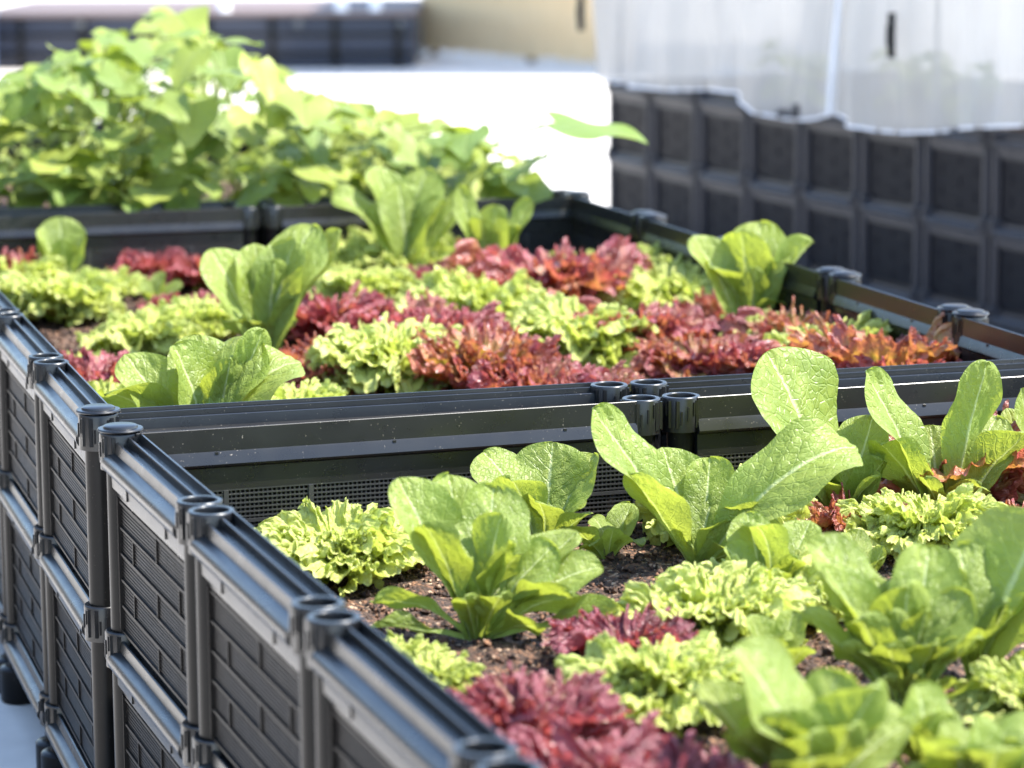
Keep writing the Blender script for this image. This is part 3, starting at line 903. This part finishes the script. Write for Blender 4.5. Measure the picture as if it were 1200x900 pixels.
for lab, c, L, n in (
    ('red lettuce cut by the frame edge near the back wall', (2, 286), 0.08, 12),
    ('pink red lettuce against the back mesh wall', (182, 306), 0.075, 12),
    ('second pink red lettuce along the back wall beside the tall romaine', (232, 312), 0.075, 12),
    ('small dark red lettuce between two curly green heads', (222, 350), 0.065, 11),
    ('crimson lettuce beside the planter side rail', (104, 436), 0.085, 12),
    ('deep red lettuce touching the tall shining romaine', (392, 372), 0.09, 13),
    ('orange brown red lettuce next to bare soil behind the rim', (395, 425), 0.085, 12),
    ('red lettuce behind the low curly green head', (468, 385), 0.095, 13),
    ('deep red lettuce in front of the yellow-green romaine', (522, 328), 0.085, 14),
    ('biggest and brightest red lettuce with shining frills', (648, 300), 0.145, 15),
    ('red lettuce in the shade of the brightest red head', (605, 352), 0.085, 12),
    ('glossy purple red lettuce beside the ringed green head', (512, 400), 0.10, 13),
    ('brick red lettuce with upright jagged leaves by the rim', (565, 432), 0.105, 13),
    ('low red lettuce touching the rim by the open pipe joint', (632, 446), 0.085, 12),
    ('small red lettuce between two pale green heads', (668, 378), 0.075, 11),
    ('frilly red lettuce in front of the pale green pair', (742, 392), 0.10, 15),
    ('small red lettuce by the capped wall behind the green pair', (775, 312), 0.065, 11),
    ('copper red lettuce at the foot of the round-leaved rosette', (858, 362), 0.08, 12),
    ('red lettuce between the rosette and the capped joint', (942, 345), 0.085, 13),
    ('red lettuce behind the rim beside the frilly red one', (818, 420), 0.085, 13),
    ('tall rosy lettuce beside the capped double joint', (1042, 374), 0.105, 12),
    ('sprawling copper lettuce behind the broad pale romaine leaf', (1012, 420), 0.10, 14),
    ('short orange red lettuce under the capped double joint', (1086, 424), 0.085, 11),
    ('red lettuce between a tiny green one and the rim', (900, 425), 0.085, 12),
    ('red lettuce hemmed in beside the brick red one and the rim', (690, 452), 0.07, 10),
):
    Rd(lab, c, L, n, hc=0.13 if 'biggest' in lab else 0.055, tone=0.12 if any(w in lab for w in ('copper', 'orange', 'rosy', 'brick', 'capped', 'frilly red')) else 0.62 if any(w in lab for w in ('deep', 'pink', 'crimson', 'purple', 'small dark')) else 0.38)

# ------------------------------------------------------------------ far planter: vines
tops = [(-60, 100), (0, 98), (45, 78), (90, 54), (125, 32), (160, 46), (200, 12), (235, 34), (265, 52), (300, 68), (335, 98), (380, 122), (430, 124), (480, 140), (540, 150), (580, 176), (612, 200)]


def top_at(x):
    for (a, b), (c, d) in zip(tops, tops[1:]):
        if a <= x <= c:
            return b + (d - b) * (x - a) / (c - a)
    return 200


vine_specs = []
for i in range(7):
    for j in range(3):
        p = far_fl + uM * (0.08 + (BW - 0.16) * (i + 0.5) / 7) + wM * (0.12 + 0.36 * (j + 0.4))
        vine_specs.append(p + uM * rng.uniform(-0.04, 0.04) + wM * rng.uniform(-0.05, 0.05))
vine_leaves = [[] for _ in vine_specs]
cnt = 0
while cnt < 610:
    x = rng.uniform(-60, 608)
    t0 = top_at(x)
    y = t0 + (238 - t0) * rng.random() ** 1.15
    if cnt > 520:
        y = rng.uniform(195, 242)
    yd = rng.uniform(far_fl.y / S - 0.15, far_fl.y / S + (3.0 if cnt < 420 else 1.3)) * S
    p = at_y(x, y, yd)
    q = p - far_fl
    a, b = q.dot(uM), q.dot(wM)
    if not (RIM - 0.02 < p.z < RIM + 0.48 and -0.02 < a < BW + 0.02 and -0.07 < b < 2.0):
        continue
    k = min(range(len(vine_specs)), key=lambda n: (vine_specs[n] - Vector((p.x, p.y, 0))).length + rng.uniform(0, 0.1))
    vine_leaves[k].append((p, rng.choice((0.055, 0.07, 0.09, 0.11, 0.13)) * rng.uniform(0.9, 1.1)))
    cnt += 1
kx = min(range(len(vine_specs)), key=lambda n: (vine_specs[n] - (far_fl + uM * BW)).length)
vine_leaves[kx].append((at_y(650, 145, far_fl.y + 0.20), -0.205))
vine_leaves[kx].append((at_y(628, 186, far_fl.y + 0.22), 0.09))
special = {kx: 'vine at the planter corner holding one leaf out on a long bare stalk'}
best = sorted(range(len(vine_specs)), key=lambda n: -max([q[0].z for q in vine_leaves[n]] or [0]))
special.setdefault(best[0], 'tallest vine of the far planter with leaves up to the frame top')
for k, P in enumerate(vine_specs):
    if not vine_leaves[k]:
        continue
    t = thing('vine_plant', special.get(k, 'heart-leaved green vine in the crowded far planter'), 'vine', (P.x, P.y, SOIL), 0, 'vines in the far planter')
    B = Vector((P.x, P.y, SOIL))
    topz = max(q[0].z for q in vine_leaves[k]) - SOIL
    st = MB()
    stem = [Vector((0.02 * math.sin(z * 17 + k), 0.02 * math.cos(z * 13 + k), topz * z)) for z in [q / 8 * 0.85 for q in range(9)]]
    st.tube(stem, 0.0035)
    for p, L in vine_leaves[k]:
        q = p - B
        s = stem[min(8, max(0, int(q.z / topz * 7)))]
        mid = (s + q) / 2 + Vector((0, 0, 0.02))
        st.tube([s, mid, q], 0.0048 if L < 0 else 0.0019, 5)
        wl, rl = rng.uniform(0.9, 1.15), rng.uniform(-0.45, 0.45)
        a = math.atan2(q.y - s.y, q.x - s.x) + rng.uniform(-1.0, 1.0)
        tilt = rng.uniform(-0.45, 0.30)
        if L < 0:
            L, a, tilt = -L, -0.15, -0.09
            wl, rl = 1.1, 0.12
        elif rng.random() < 0.4:
            a = -1.57 + rng.uniform(-1.2, 1.2)
            tilt = rng.uniform(-0.8, -0.15)
        d = Vector((math.cos(a) * math.cos(tilt), math.sin(a) * math.cos(tilt), math.sin(tilt)))
        lf_ = put('leaf', rng.choice(VINL), None, t, leaf_matrix(q, q + d * L, Vector((0, 0, 1.0)), L, wl, rl))
        if abs(L - 0.205) < 1e-6:
            lf_.color = (0, 0, 0, 1)
    put('stem', st.mesh('stem', STALK), None, t)

# ------------------------------------------------------------------ ground
me = bpy.data.meshes.new('ground')
me.from_pydata([(-150, -60, 0), (150, -60, 0), (150, 240, 0), (-150, 240, 0)], [], [(0, 1, 2, 3)])
g = put('ground', me, CONC)
g['kind'] = 'structure'

# ------------------------------------------------------------------ netted planter behind
TZ = RIM - 0.02
f0 = on_z(712, 98, TZ)
f1 = on_z(1160, 159, TZ)
dirv = (f0 - f1)
dirv.z = 0
mp = dirv.length / 7
dirv.normalize()
ang = math.atan2(dirv.y, dirv.x) - math.pi / 2
nf = f1 - dirv * (mp * 2)
t, NW, ND = planter('black planter under a white insect net on poles', nf, ang, 2, 9, set(), lx=0.60, ly=round(mp - GAP, 4), grilles=False, name='raised_planter')
NAVY = plastic('blue_black_plastic', (0.0085, 0.0088, 0.0125), 0.50, 0.10, 0.12)
RIB = plastic('blue_black_ribs', (0.022, 0.022, 0.029), 0.42, 0.10, 0.30)
for o in list(bpy.data.objects):
    if o.type == 'MESH' and (o.parent is t or (o.parent is not None and o.parent.parent is t)):
        o.material_slots[0].link = 'OBJECT'
        o.material_slots[0].material = NAVY if o.name.startswith('side_panel') else RIB
side = Vector((dirv.y, -dirv.x, 0))
so = soil(nf, ang, NW, ND, 4, 100)


def netmat():
    k = NT('white_insect_net')
    b = k.n('ShaderNodeBsdfDiffuse')
    b.inputs['Color'].default_value = (0.53, 0.518, 0.50, 1)
    tl = k.n('ShaderNodeBsdfTranslucent')
    tl.inputs['Color'].default_value = (0.53, 0.518, 0.50, 1)
    m1 = k.n('ShaderNodeMixShader')
    m1.inputs[0].default_value = 0.5
    k.l(b.outputs[0], m1.inputs[1])
    k.l(tl.outputs[0], m1.inputs[2])
    tr = k.n('ShaderNodeBsdfTransparent')
    m2 = k.n('ShaderNodeMixShader')
    c = k.n('ShaderNodeTexCoord').outputs['Object']
    f = k.ramp(k.noise(4, 3, 0.5, c), [(0.3, (0.74, 0.74, 0.74)), (0.7, (0.84, 0.84, 0.84))])
    k.l(f, m2.inputs[0])
    k.l(tr.outputs[0], m2.inputs[1])
    k.l(m1.outputs[0], m2.inputs[2])
    k.l(m2.outputs[0], k.out.inputs[0])
    return k.m


NET = netmat()
HEM = simple('white_hem', [(0.3, (0.74, 0.74, 0.76)), (0.7, (0.82, 0.82, 0.84))], 20)


def net_sheet(label, s0, s1, hem, out, ends, seed):
    """Sheet hung along the planter's side from s0 to s1 (metres from the near corner), over the poles and down the far side."""
    n = 90
    P, Hm = [], []
    H = 1.05
    path = [('h', 0)]
    rows = 16
    X = []
    for i in range(n + 1):
        s = s0 + (s1 - s0) * i / n
        hz = hem(s)
        col = []
        for j in range(rows + 1):
            f = j / rows
            z = TZ + hz + (H - hz) * f
            wv = (0.026 * math.sin(s * 9 + seed + 2 * f) + 0.016 * math.sin(s * 21 + seed * 2 - 3 * f) + 0.008 * math.sin(s * 47 + 5 * f)) * (1 - 0.75 * f) + 0.01 * math.sin(s * 5 + f * 6)
            p = nf + dirv * s - side * (out + wv)
            col.append((p.x, p.y, z))
        for j in range(1, 9):                      # over the top
            f = j / 8
            p = nf + dirv * s - side * out + side * (NW + 2 * out) * f
            col.append((p.x, p.y, TZ + H + 0.05 * math.sin(math.pi * f)))
        for j in range(1, 9):
            f = j / 8
            p = nf + dirv * s + side * (NW + out)
            col.append((p.x, p.y, TZ + H - (H - 0.02) * f))
        X.append(col)
        Hm.append(col[0])
    V = [v for c in X for v in c]
    m_ = len(X[0])
    F = [[i * m_ + j, (i + 1) * m_ + j, (i + 1) * m_ + j + 1, i * m_ + j + 1] for i in range(n) for j in range(m_ - 1)]
    if ends:                                        # closed far end
        base = len(V)
        for i in range(13):
            f = i / 12
            for j in range(9):
                p = nf + dirv * (s1 + 0.05 * math.sin(math.pi * f) * (1 - j / 9)) - side * out + side * (NW + 2 * out) * f
                V.append((p.x, p.y, TZ + 0.02 + 0.03 * math.sin(f * 19) * (j == 0) + (H - 0.02 + 0.05 * math.sin(math.pi * f)) * j / 8))
        F += [[base + i * 9 + j, base + (i + 1) * 9 + j, base + (i + 1) * 9 + j + 1, base + i * 9 + j + 1] for i in range(12) for j in range(8)]
    me = bpy.data.meshes.new('insect_net')
    me.from_pydata(V, [], F)
    me.shade_smooth()
    e = thing('insect_net', label, 'net', (nf.x, nf.y, TZ), 0, 'net sheets over the planter')
    put('net_sheet', me, NET, e, Matrix.Translation((-nf.x, -nf.y, -TZ)))
    b = MB()
    off = Vector((nf.x, nf.y, TZ))
    b.tube([Vector(p) - off for p in Hm], 0.0045, 6)
    edge = X[-1] if not ends else X[0]
    b.tube([Vector(p) - off for p in edge[:17]], 0.008, 6)
    put('hem', b.mesh('hem', HEM), None, e)
    return e


def s_at(px):                                       # distance along the planter side that shows at photo column px
    r0 = ray(px, 120)
    # intersect plan view
    d = Vector((r0.x, r0.y))
    a = Vector((nf.x, nf.y))
    b = Vector((dirv.x, dirv.y))
    den = d.x * b.y - d.y * b.x
    return (a.y * d.x - a.x * d.y) / -den if abs(den) > 1e-9 else 0


hp = [(640, 95), (712, 94), (800, 105), (850, 105), (875, 108), (900, 128), (925, 139), (960, 140), (988, 134), (1000, 133), (1030, 146), (1070, 155), (1110, 154), (1140, 150), (1200, 147), (1500, 140)]


def hem_z(s):
    p = nf + dirv * s
    q = (p - CAM)
    px = 600 + FPX * q.x / q.y * 1.0
    px = min(1499, max(641, px))
    for (a, b), (c, d) in zip(hp, hp[1:]):
        if a <= px <= c:
            y = b + (d - b) * (px - a) / (c - a)
            break
    r_ = ray(px, y)
    return (CAM + r_ * (p.y / r_.y)).z - TZ


sm = s_at(993)
net_sheet('white net sheet hanging over the far half of the netted planter', sm - 0.03, ND + 0.06, hem_z, 0.045, True, 1.0)
net_sheet('white net sheet hanging over the near half of the netted planter', -0.05, sm, hem_z, 0.062, False, 2.4)
POLE = simple('grey_pole', [(0.3, (0.07, 0.075, 0.08)), (0.7, (0.10, 0.105, 0.11))], 30, 0.4)
BLK = plastic('black_clip', (0.012, 0.012, 0.014), 0.4, 0.1)
for lab, px in (('grey pole with a black clip holding up the near net sheet', 1086), ('grey pole with a black clip at the far end of the net', 713)):
    s = min(s_at(px), ND + 0.02)
    p = nf + dirv * s + side * 0.032
    e = thing('net_pole', lab, 'pole', (p.x, p.y, 0), 0, 'poles of the net')
    b = MB()
    b.tube([(0, 0, 0), (0, 0, TZ + 1.02)], 0.0065, 10)
    put('pole', b.mesh('pole', POLE), None, e)
    zc = at_y(px, 40 if px > 1000 else 14, p.y).z
    b = MB()
    b.lathe([(0.007, -0.065), (0.0125, -0.065), (0.0125, 0.065), (0.007, 0.065)], seg=14)
    b.box((-0.016, -0.006, -0.03), (-0.010, 0.006, 0.03))
    put('clip', b.mesh('clip', BLK), None, e, Matrix.Translation((-side.x * 0.155, -side.y * 0.155, zc)))
for i, (a, b_) in enumerate(((0.25, 0.35), (0.45, 0.30), (0.62, 0.4), (0.8, 0.3))):
    p = nf + dirv * ND * a + side * NW * b_
    t = thing('net_vine', ('leafy plant dimly seen through the near net sheet', 'leafy plant dimly seen behind the net fold', 'leafy plant dimly seen through the far net sheet', 'leafy plant at the dim far end under the net')[i], 'plant', (p.x, p.y, SOIL), 0, 'plants under the net')
    st = MB()
    st.tube([(0, 0, 0), (0.01, 0, 0.15), (0, 0.01, 0.3)], 0.004)
    for q in range(14):
        z = rng.uniform(0.12, 0.32)
        a_ = rng.uniform(0, 6.28)
        o = Vector((math.cos(a_) * 0.06, math.sin(a_) * 0.06, z))
        st.tube([(0, 0, z - 0.04), o], 0.0015, 5)
        d = Vector((math.cos(a_), math.sin(a_), -0.2)).normalized()
        put('leaf', rng.choice(VINL), None, t, leaf_matrix(o, o + d * 0.1, Vector((0, 0, 1)), 0.1, 1, rng.uniform(-0.4, 0.4)))
    put('stem', st.mesh('stem', STALK), None, t)

# ------------------------------------------------------------------ far background: planter with boards, cane screen, added building and wall
bp = on_z(486, 80, 0.0)
bl = on_z(-60, 84, 0.0)
yb = bp.y
wB = Vector((bp.x - bl.x, 0, 0)).length
e = thing('board_planter', 'dark planter with pale boards on top at the far end of the yard', 'planter', (bl.x, yb, 0), 0)
b = MB()
hB = 0.40
b.box((0, 0, 0.02), (wB, 3.0, hB))
x = 0.0
put('wall', b.mesh('wall', plastic('navy_plastic', (0.030, 0.034, 0.050), 0.45, 0.2), bevel=0.004), None, e)
x = 0.02
while x < wB:
    b = MB()
    b.box((x, -0.03, 0.0), (x + 0.05, -0.002, hB))
    put('upright', b.mesh('upright', BLACK, bevel=0.003), None, e)
    x += 0.485
for z in (0.10, 0.25):
    b = MB()
    b.box((0.0, -0.020, z), (wB, -0.003, z + 0.03))
    put('rail', b.mesh('rail', BLACK, bevel=0.003), None, e)
PINK = simple('pale_board', [(0.3, (0.115, 0.080, 0.070)), (0.7, (0.15, 0.108, 0.095))], 3, 0.6, stretch=(1, 8, 8))
for i in range(15):
    b = MB()
    b.box((0.15, -0.06 + i * 0.2, hB + 0.003), (wB + 0.02, 0.13 + i * 0.2, hB + 0.04))
    put('board', b.mesh('board', PINK, bevel=0.004), None, e)
WHT = simple('white_plastic', [(0.3, (0.70, 0.70, 0.72)), (0.7, (0.8, 0.8, 0.8))], 9, 0.35)
for i, px in enumerate((95, 350, 470)):
    c = at_y(px, 21, yb)
    b = MB()
    b.lathe([(0.0, -0.03), (0.026, -0.03), (0.03, -0.022), (0.03, 0.022), (0.026, 0.03), (0.0, 0.03)], seg=18, closed=False)
    put('knob', b.mesh('knob', POLE), None, e, Matrix.Translation((c.x - bl.x, -0.05, hB - 0.05)) @ Matrix.Rotation(math.pi / 2, 4, 'X'))
for lab, px, r_ in (('white upturned pot on the boards beside the vine top', 262, 0.05), ('pale round pot on the boards clear of the vines', 400, 0.055), ('pale round pot at the end of the boards', 440, 0.05)):
    c = at_y(px, 8, yb)
    b = MB()
    b.lathe([(0.0, 0.001), (r_, 0.001), (r_, 0.01), (r_ * 0.92, 0.014), (r_ * 0.72, 0.10), (r_ * 0.66, 0.104), (0.0, 0.104)], seg=24, closed=False)
    tag(put('pot', b.mesh('pot', WHT), None, None, Matrix.Translation((c.x, yb + 0.03, hB + 0.04))), lab, 'pot', 'pots on the boards')
# blue tarp-like crate at the frame edge
c = on_z(-10, 78, 0)
e = thing('blue_crate', 'dull blue crate standing before the far planter', 'crate', (c.x, yb - 0.5, 0))
b = MB()
b.box((-0.25, 0, 0), (0.16, 0.3, 0.42))
BLUE = simple('blue_plastic', [(0.3, (0.07, 0.11, 0.22)), (0.7, (0.10, 0.15, 0.28))], 5, 0.5)
put('box', b.mesh('box', BLUE, bevel=0.008), None, e)
b = MB()
b.box((-0.265, -0.015, 0.42), (0.175, 0.315, 0.45))
put('lid', b.mesh('lid', BLUE, bevel=0.006), None, e)

c0, c1 = on_z(496, 64, 0.0), on_z(740, 84, 0.0)
dv = c1 - c0
LF = dv.length
e = thing('cane_screen', 'tan bamboo screen standing on pale paving behind the netted planter', 'fence', c0, math.atan2(dv.y, dv.x))
BAM = simple('bamboo_cane', [(0.25, (0.58, 0.42, 0.23)), (0.5, (0.76, 0.54, 0.29)), (0.8, (0.83, 0.64, 0.38))], 9, 0.5, stretch=(14, 14, 0.6))
b = MB()
x = 0.0
while x < LF:
    d_ = rng.uniform(0.020, 0.030)
    z0 = 0.05 + rng.uniform(-0.015, 0.02)
    pts = [(x + d_ / 2, 0, z0)]
    zz = z0
    rad = [d_ / 2]
    while zz < 1.75:
        zz += rng.uniform(0.22, 0.34)
        pts += [(x + d_ / 2, 0, zz - 0.012), (x + d_ / 2, 0, zz), (x + d_ / 2, 0, zz + 0.012)]
        rad += [d_ / 2, d_ / 2 * 1.14, d_ / 2]
    b.tube(pts, rad, 6)
    x += d_ + rng.uniform(0.001, 0.004)
put('canes', b.mesh('canes', BAM), None, e)
WOOD = simple('brown_batten', [(0.3, (0.14, 0.085, 0.045)), (0.7, (0.22, 0.14, 0.08))], 8, 0.6, stretch=(1, 9, 9))
for z in (0.35, 1.0, 1.6):
    b = MB()
    b.box((0, 0.017, z), (LF, 0.042, z + 0.05))
    put('batten', b.mesh('batten', WOOD, bevel=0.003), None, e)
for x in (0.04, LF / 2, LF - 0.1):
    b = MB()
    b.box((x, 0.044, 0), (x + 0.06, 0.10, 1.8))
    put('fence_post', b.mesh('fence_post', WOOD, bevel=0.003), None, e)

# added unseen building behind the net, to shade paving before the screen
e = thing('added_shade_building', 'plain pale building added out of sight to shade the paving', 'building', (5.0, 22.9, 0))
WALL = simple('pale_render', [(0.3, (0.52, 0.51, 0.49)), (0.7, (0.60, 0.59, 0.57))], 2.5, 0.9)
b = MB()
b.box((-2.4, -2.2, 0), (3.5, 2.4, 6.6))
put('wall', b.mesh('wall', WALL, bevel=0.02), None, e)
b = MB()
b.box((-2.5, -2.3, 6.603), (3.6, 2.5, 6.75))
put('roof', b.mesh('roof', POLE, bevel=0.02), None, e)
for x in (-1.6, 0.9):
    b = MB()
    b.box((x, -2.25, 1.0), (x + 1.4, -2.203, 2.3))
    w_ = put('window', b.mesh('window', WHT, bevel=0.005), None, e)
    b = MB()
    b.box((x + 0.07, -2.265, 1.07), (x + 1.33, -2.252, 2.23))
    put('pane', b.mesh('pane', plastic('window_glass', (0.05, 0.06, 0.07), 0.15, 0)), None, w_)

# unseen yard wall added beside the planters for their glossy plastic to reflect
e = thing('added_reflection_wall', 'long dark grey yard wall added out of view for the planters to reflect', 'wall', (-6.2, 0, 0))
TAN = simple('tan_render', [(0.3, (0.060, 0.058, 0.052)), (0.7, (0.085, 0.082, 0.074))], 2.0, 0.9)
b = MB()
b.box((-0.2, -12, 0), (0, 16, 2.3))
put('wall', b.mesh('wall', TAN, bevel=0.01), None, e)
b = MB()
b.box((-0.26, -12.05, 2.303), (0.06, 16.05, 2.37))
put('coping', b.mesh('coping', CONC, bevel=0.01), None, e)

# ------------------------------------------------------------------ light
# sun in the direction of the wall: from the right, a little from the camera's side
sv = (uN * 0.50 - wN * 0.24 + Vector((0, 0, 0.86))).normalized()
elev = math.asin(sv.z)
az = math.atan2(sv.x, sv.y)
sd = bpy.data.lights.new('sun', 'SUN')
sd.energy = 3.55
sd.angle = R(0.55)
sd.color = (1.0, 0.955, 0.88)
so_ = bpy.data.objects.new('sun', sd)
COL.objects.link(so_)
so_.rotation_euler = (-sv).to_track_quat('-Z', 'Y').to_euler()
so_.location = sv * 30
w = bpy.data.worlds.new('World')
sc.world = w
w.use_nodes = True
nt = w.node_tree
nt.nodes.clear()
sky = nt.nodes.new('ShaderNodeTexSky')
sky.sky_type = 'NISHITA'
sky.sun_disc = False
sky.sun_elevation = elev
sky.sun_rotation = az
sky.air_density = 1.0
sky.dust_density = 0.6
bg = nt.nodes.new('ShaderNodeBackground')
bg.inputs[1].default_value = 0.15
wo = nt.nodes.new('ShaderNodeOutputWorld')
nt.links.new(sky.outputs[0], bg.inputs[0])
nt.links.new(bg.outputs[0], wo.inputs[0])

sc.view_settings.view_transform = 'Standard'
sc.view_settings.look = 'None'
sc.view_settings.gamma = 1
sc.view_settings.exposure = 2.02
sc.view_settings.use_curve_mapping = False
sc.render.engine = 'CYCLES'
sc.cycles.use_denoising = True
sc.cycles.max_bounces = 8
sc.cycles.transparent_max_bounces = 8
sc.cycles.transmission_bounces = 5
sc.cycles.diffuse_bounces = 6
sc.cycles.glossy_bounces = 3
sc.cycles.caustics_reflective = False
sc.cycles.caustics_refractive = False
sc.cycles.sample_clamp_indirect = 8
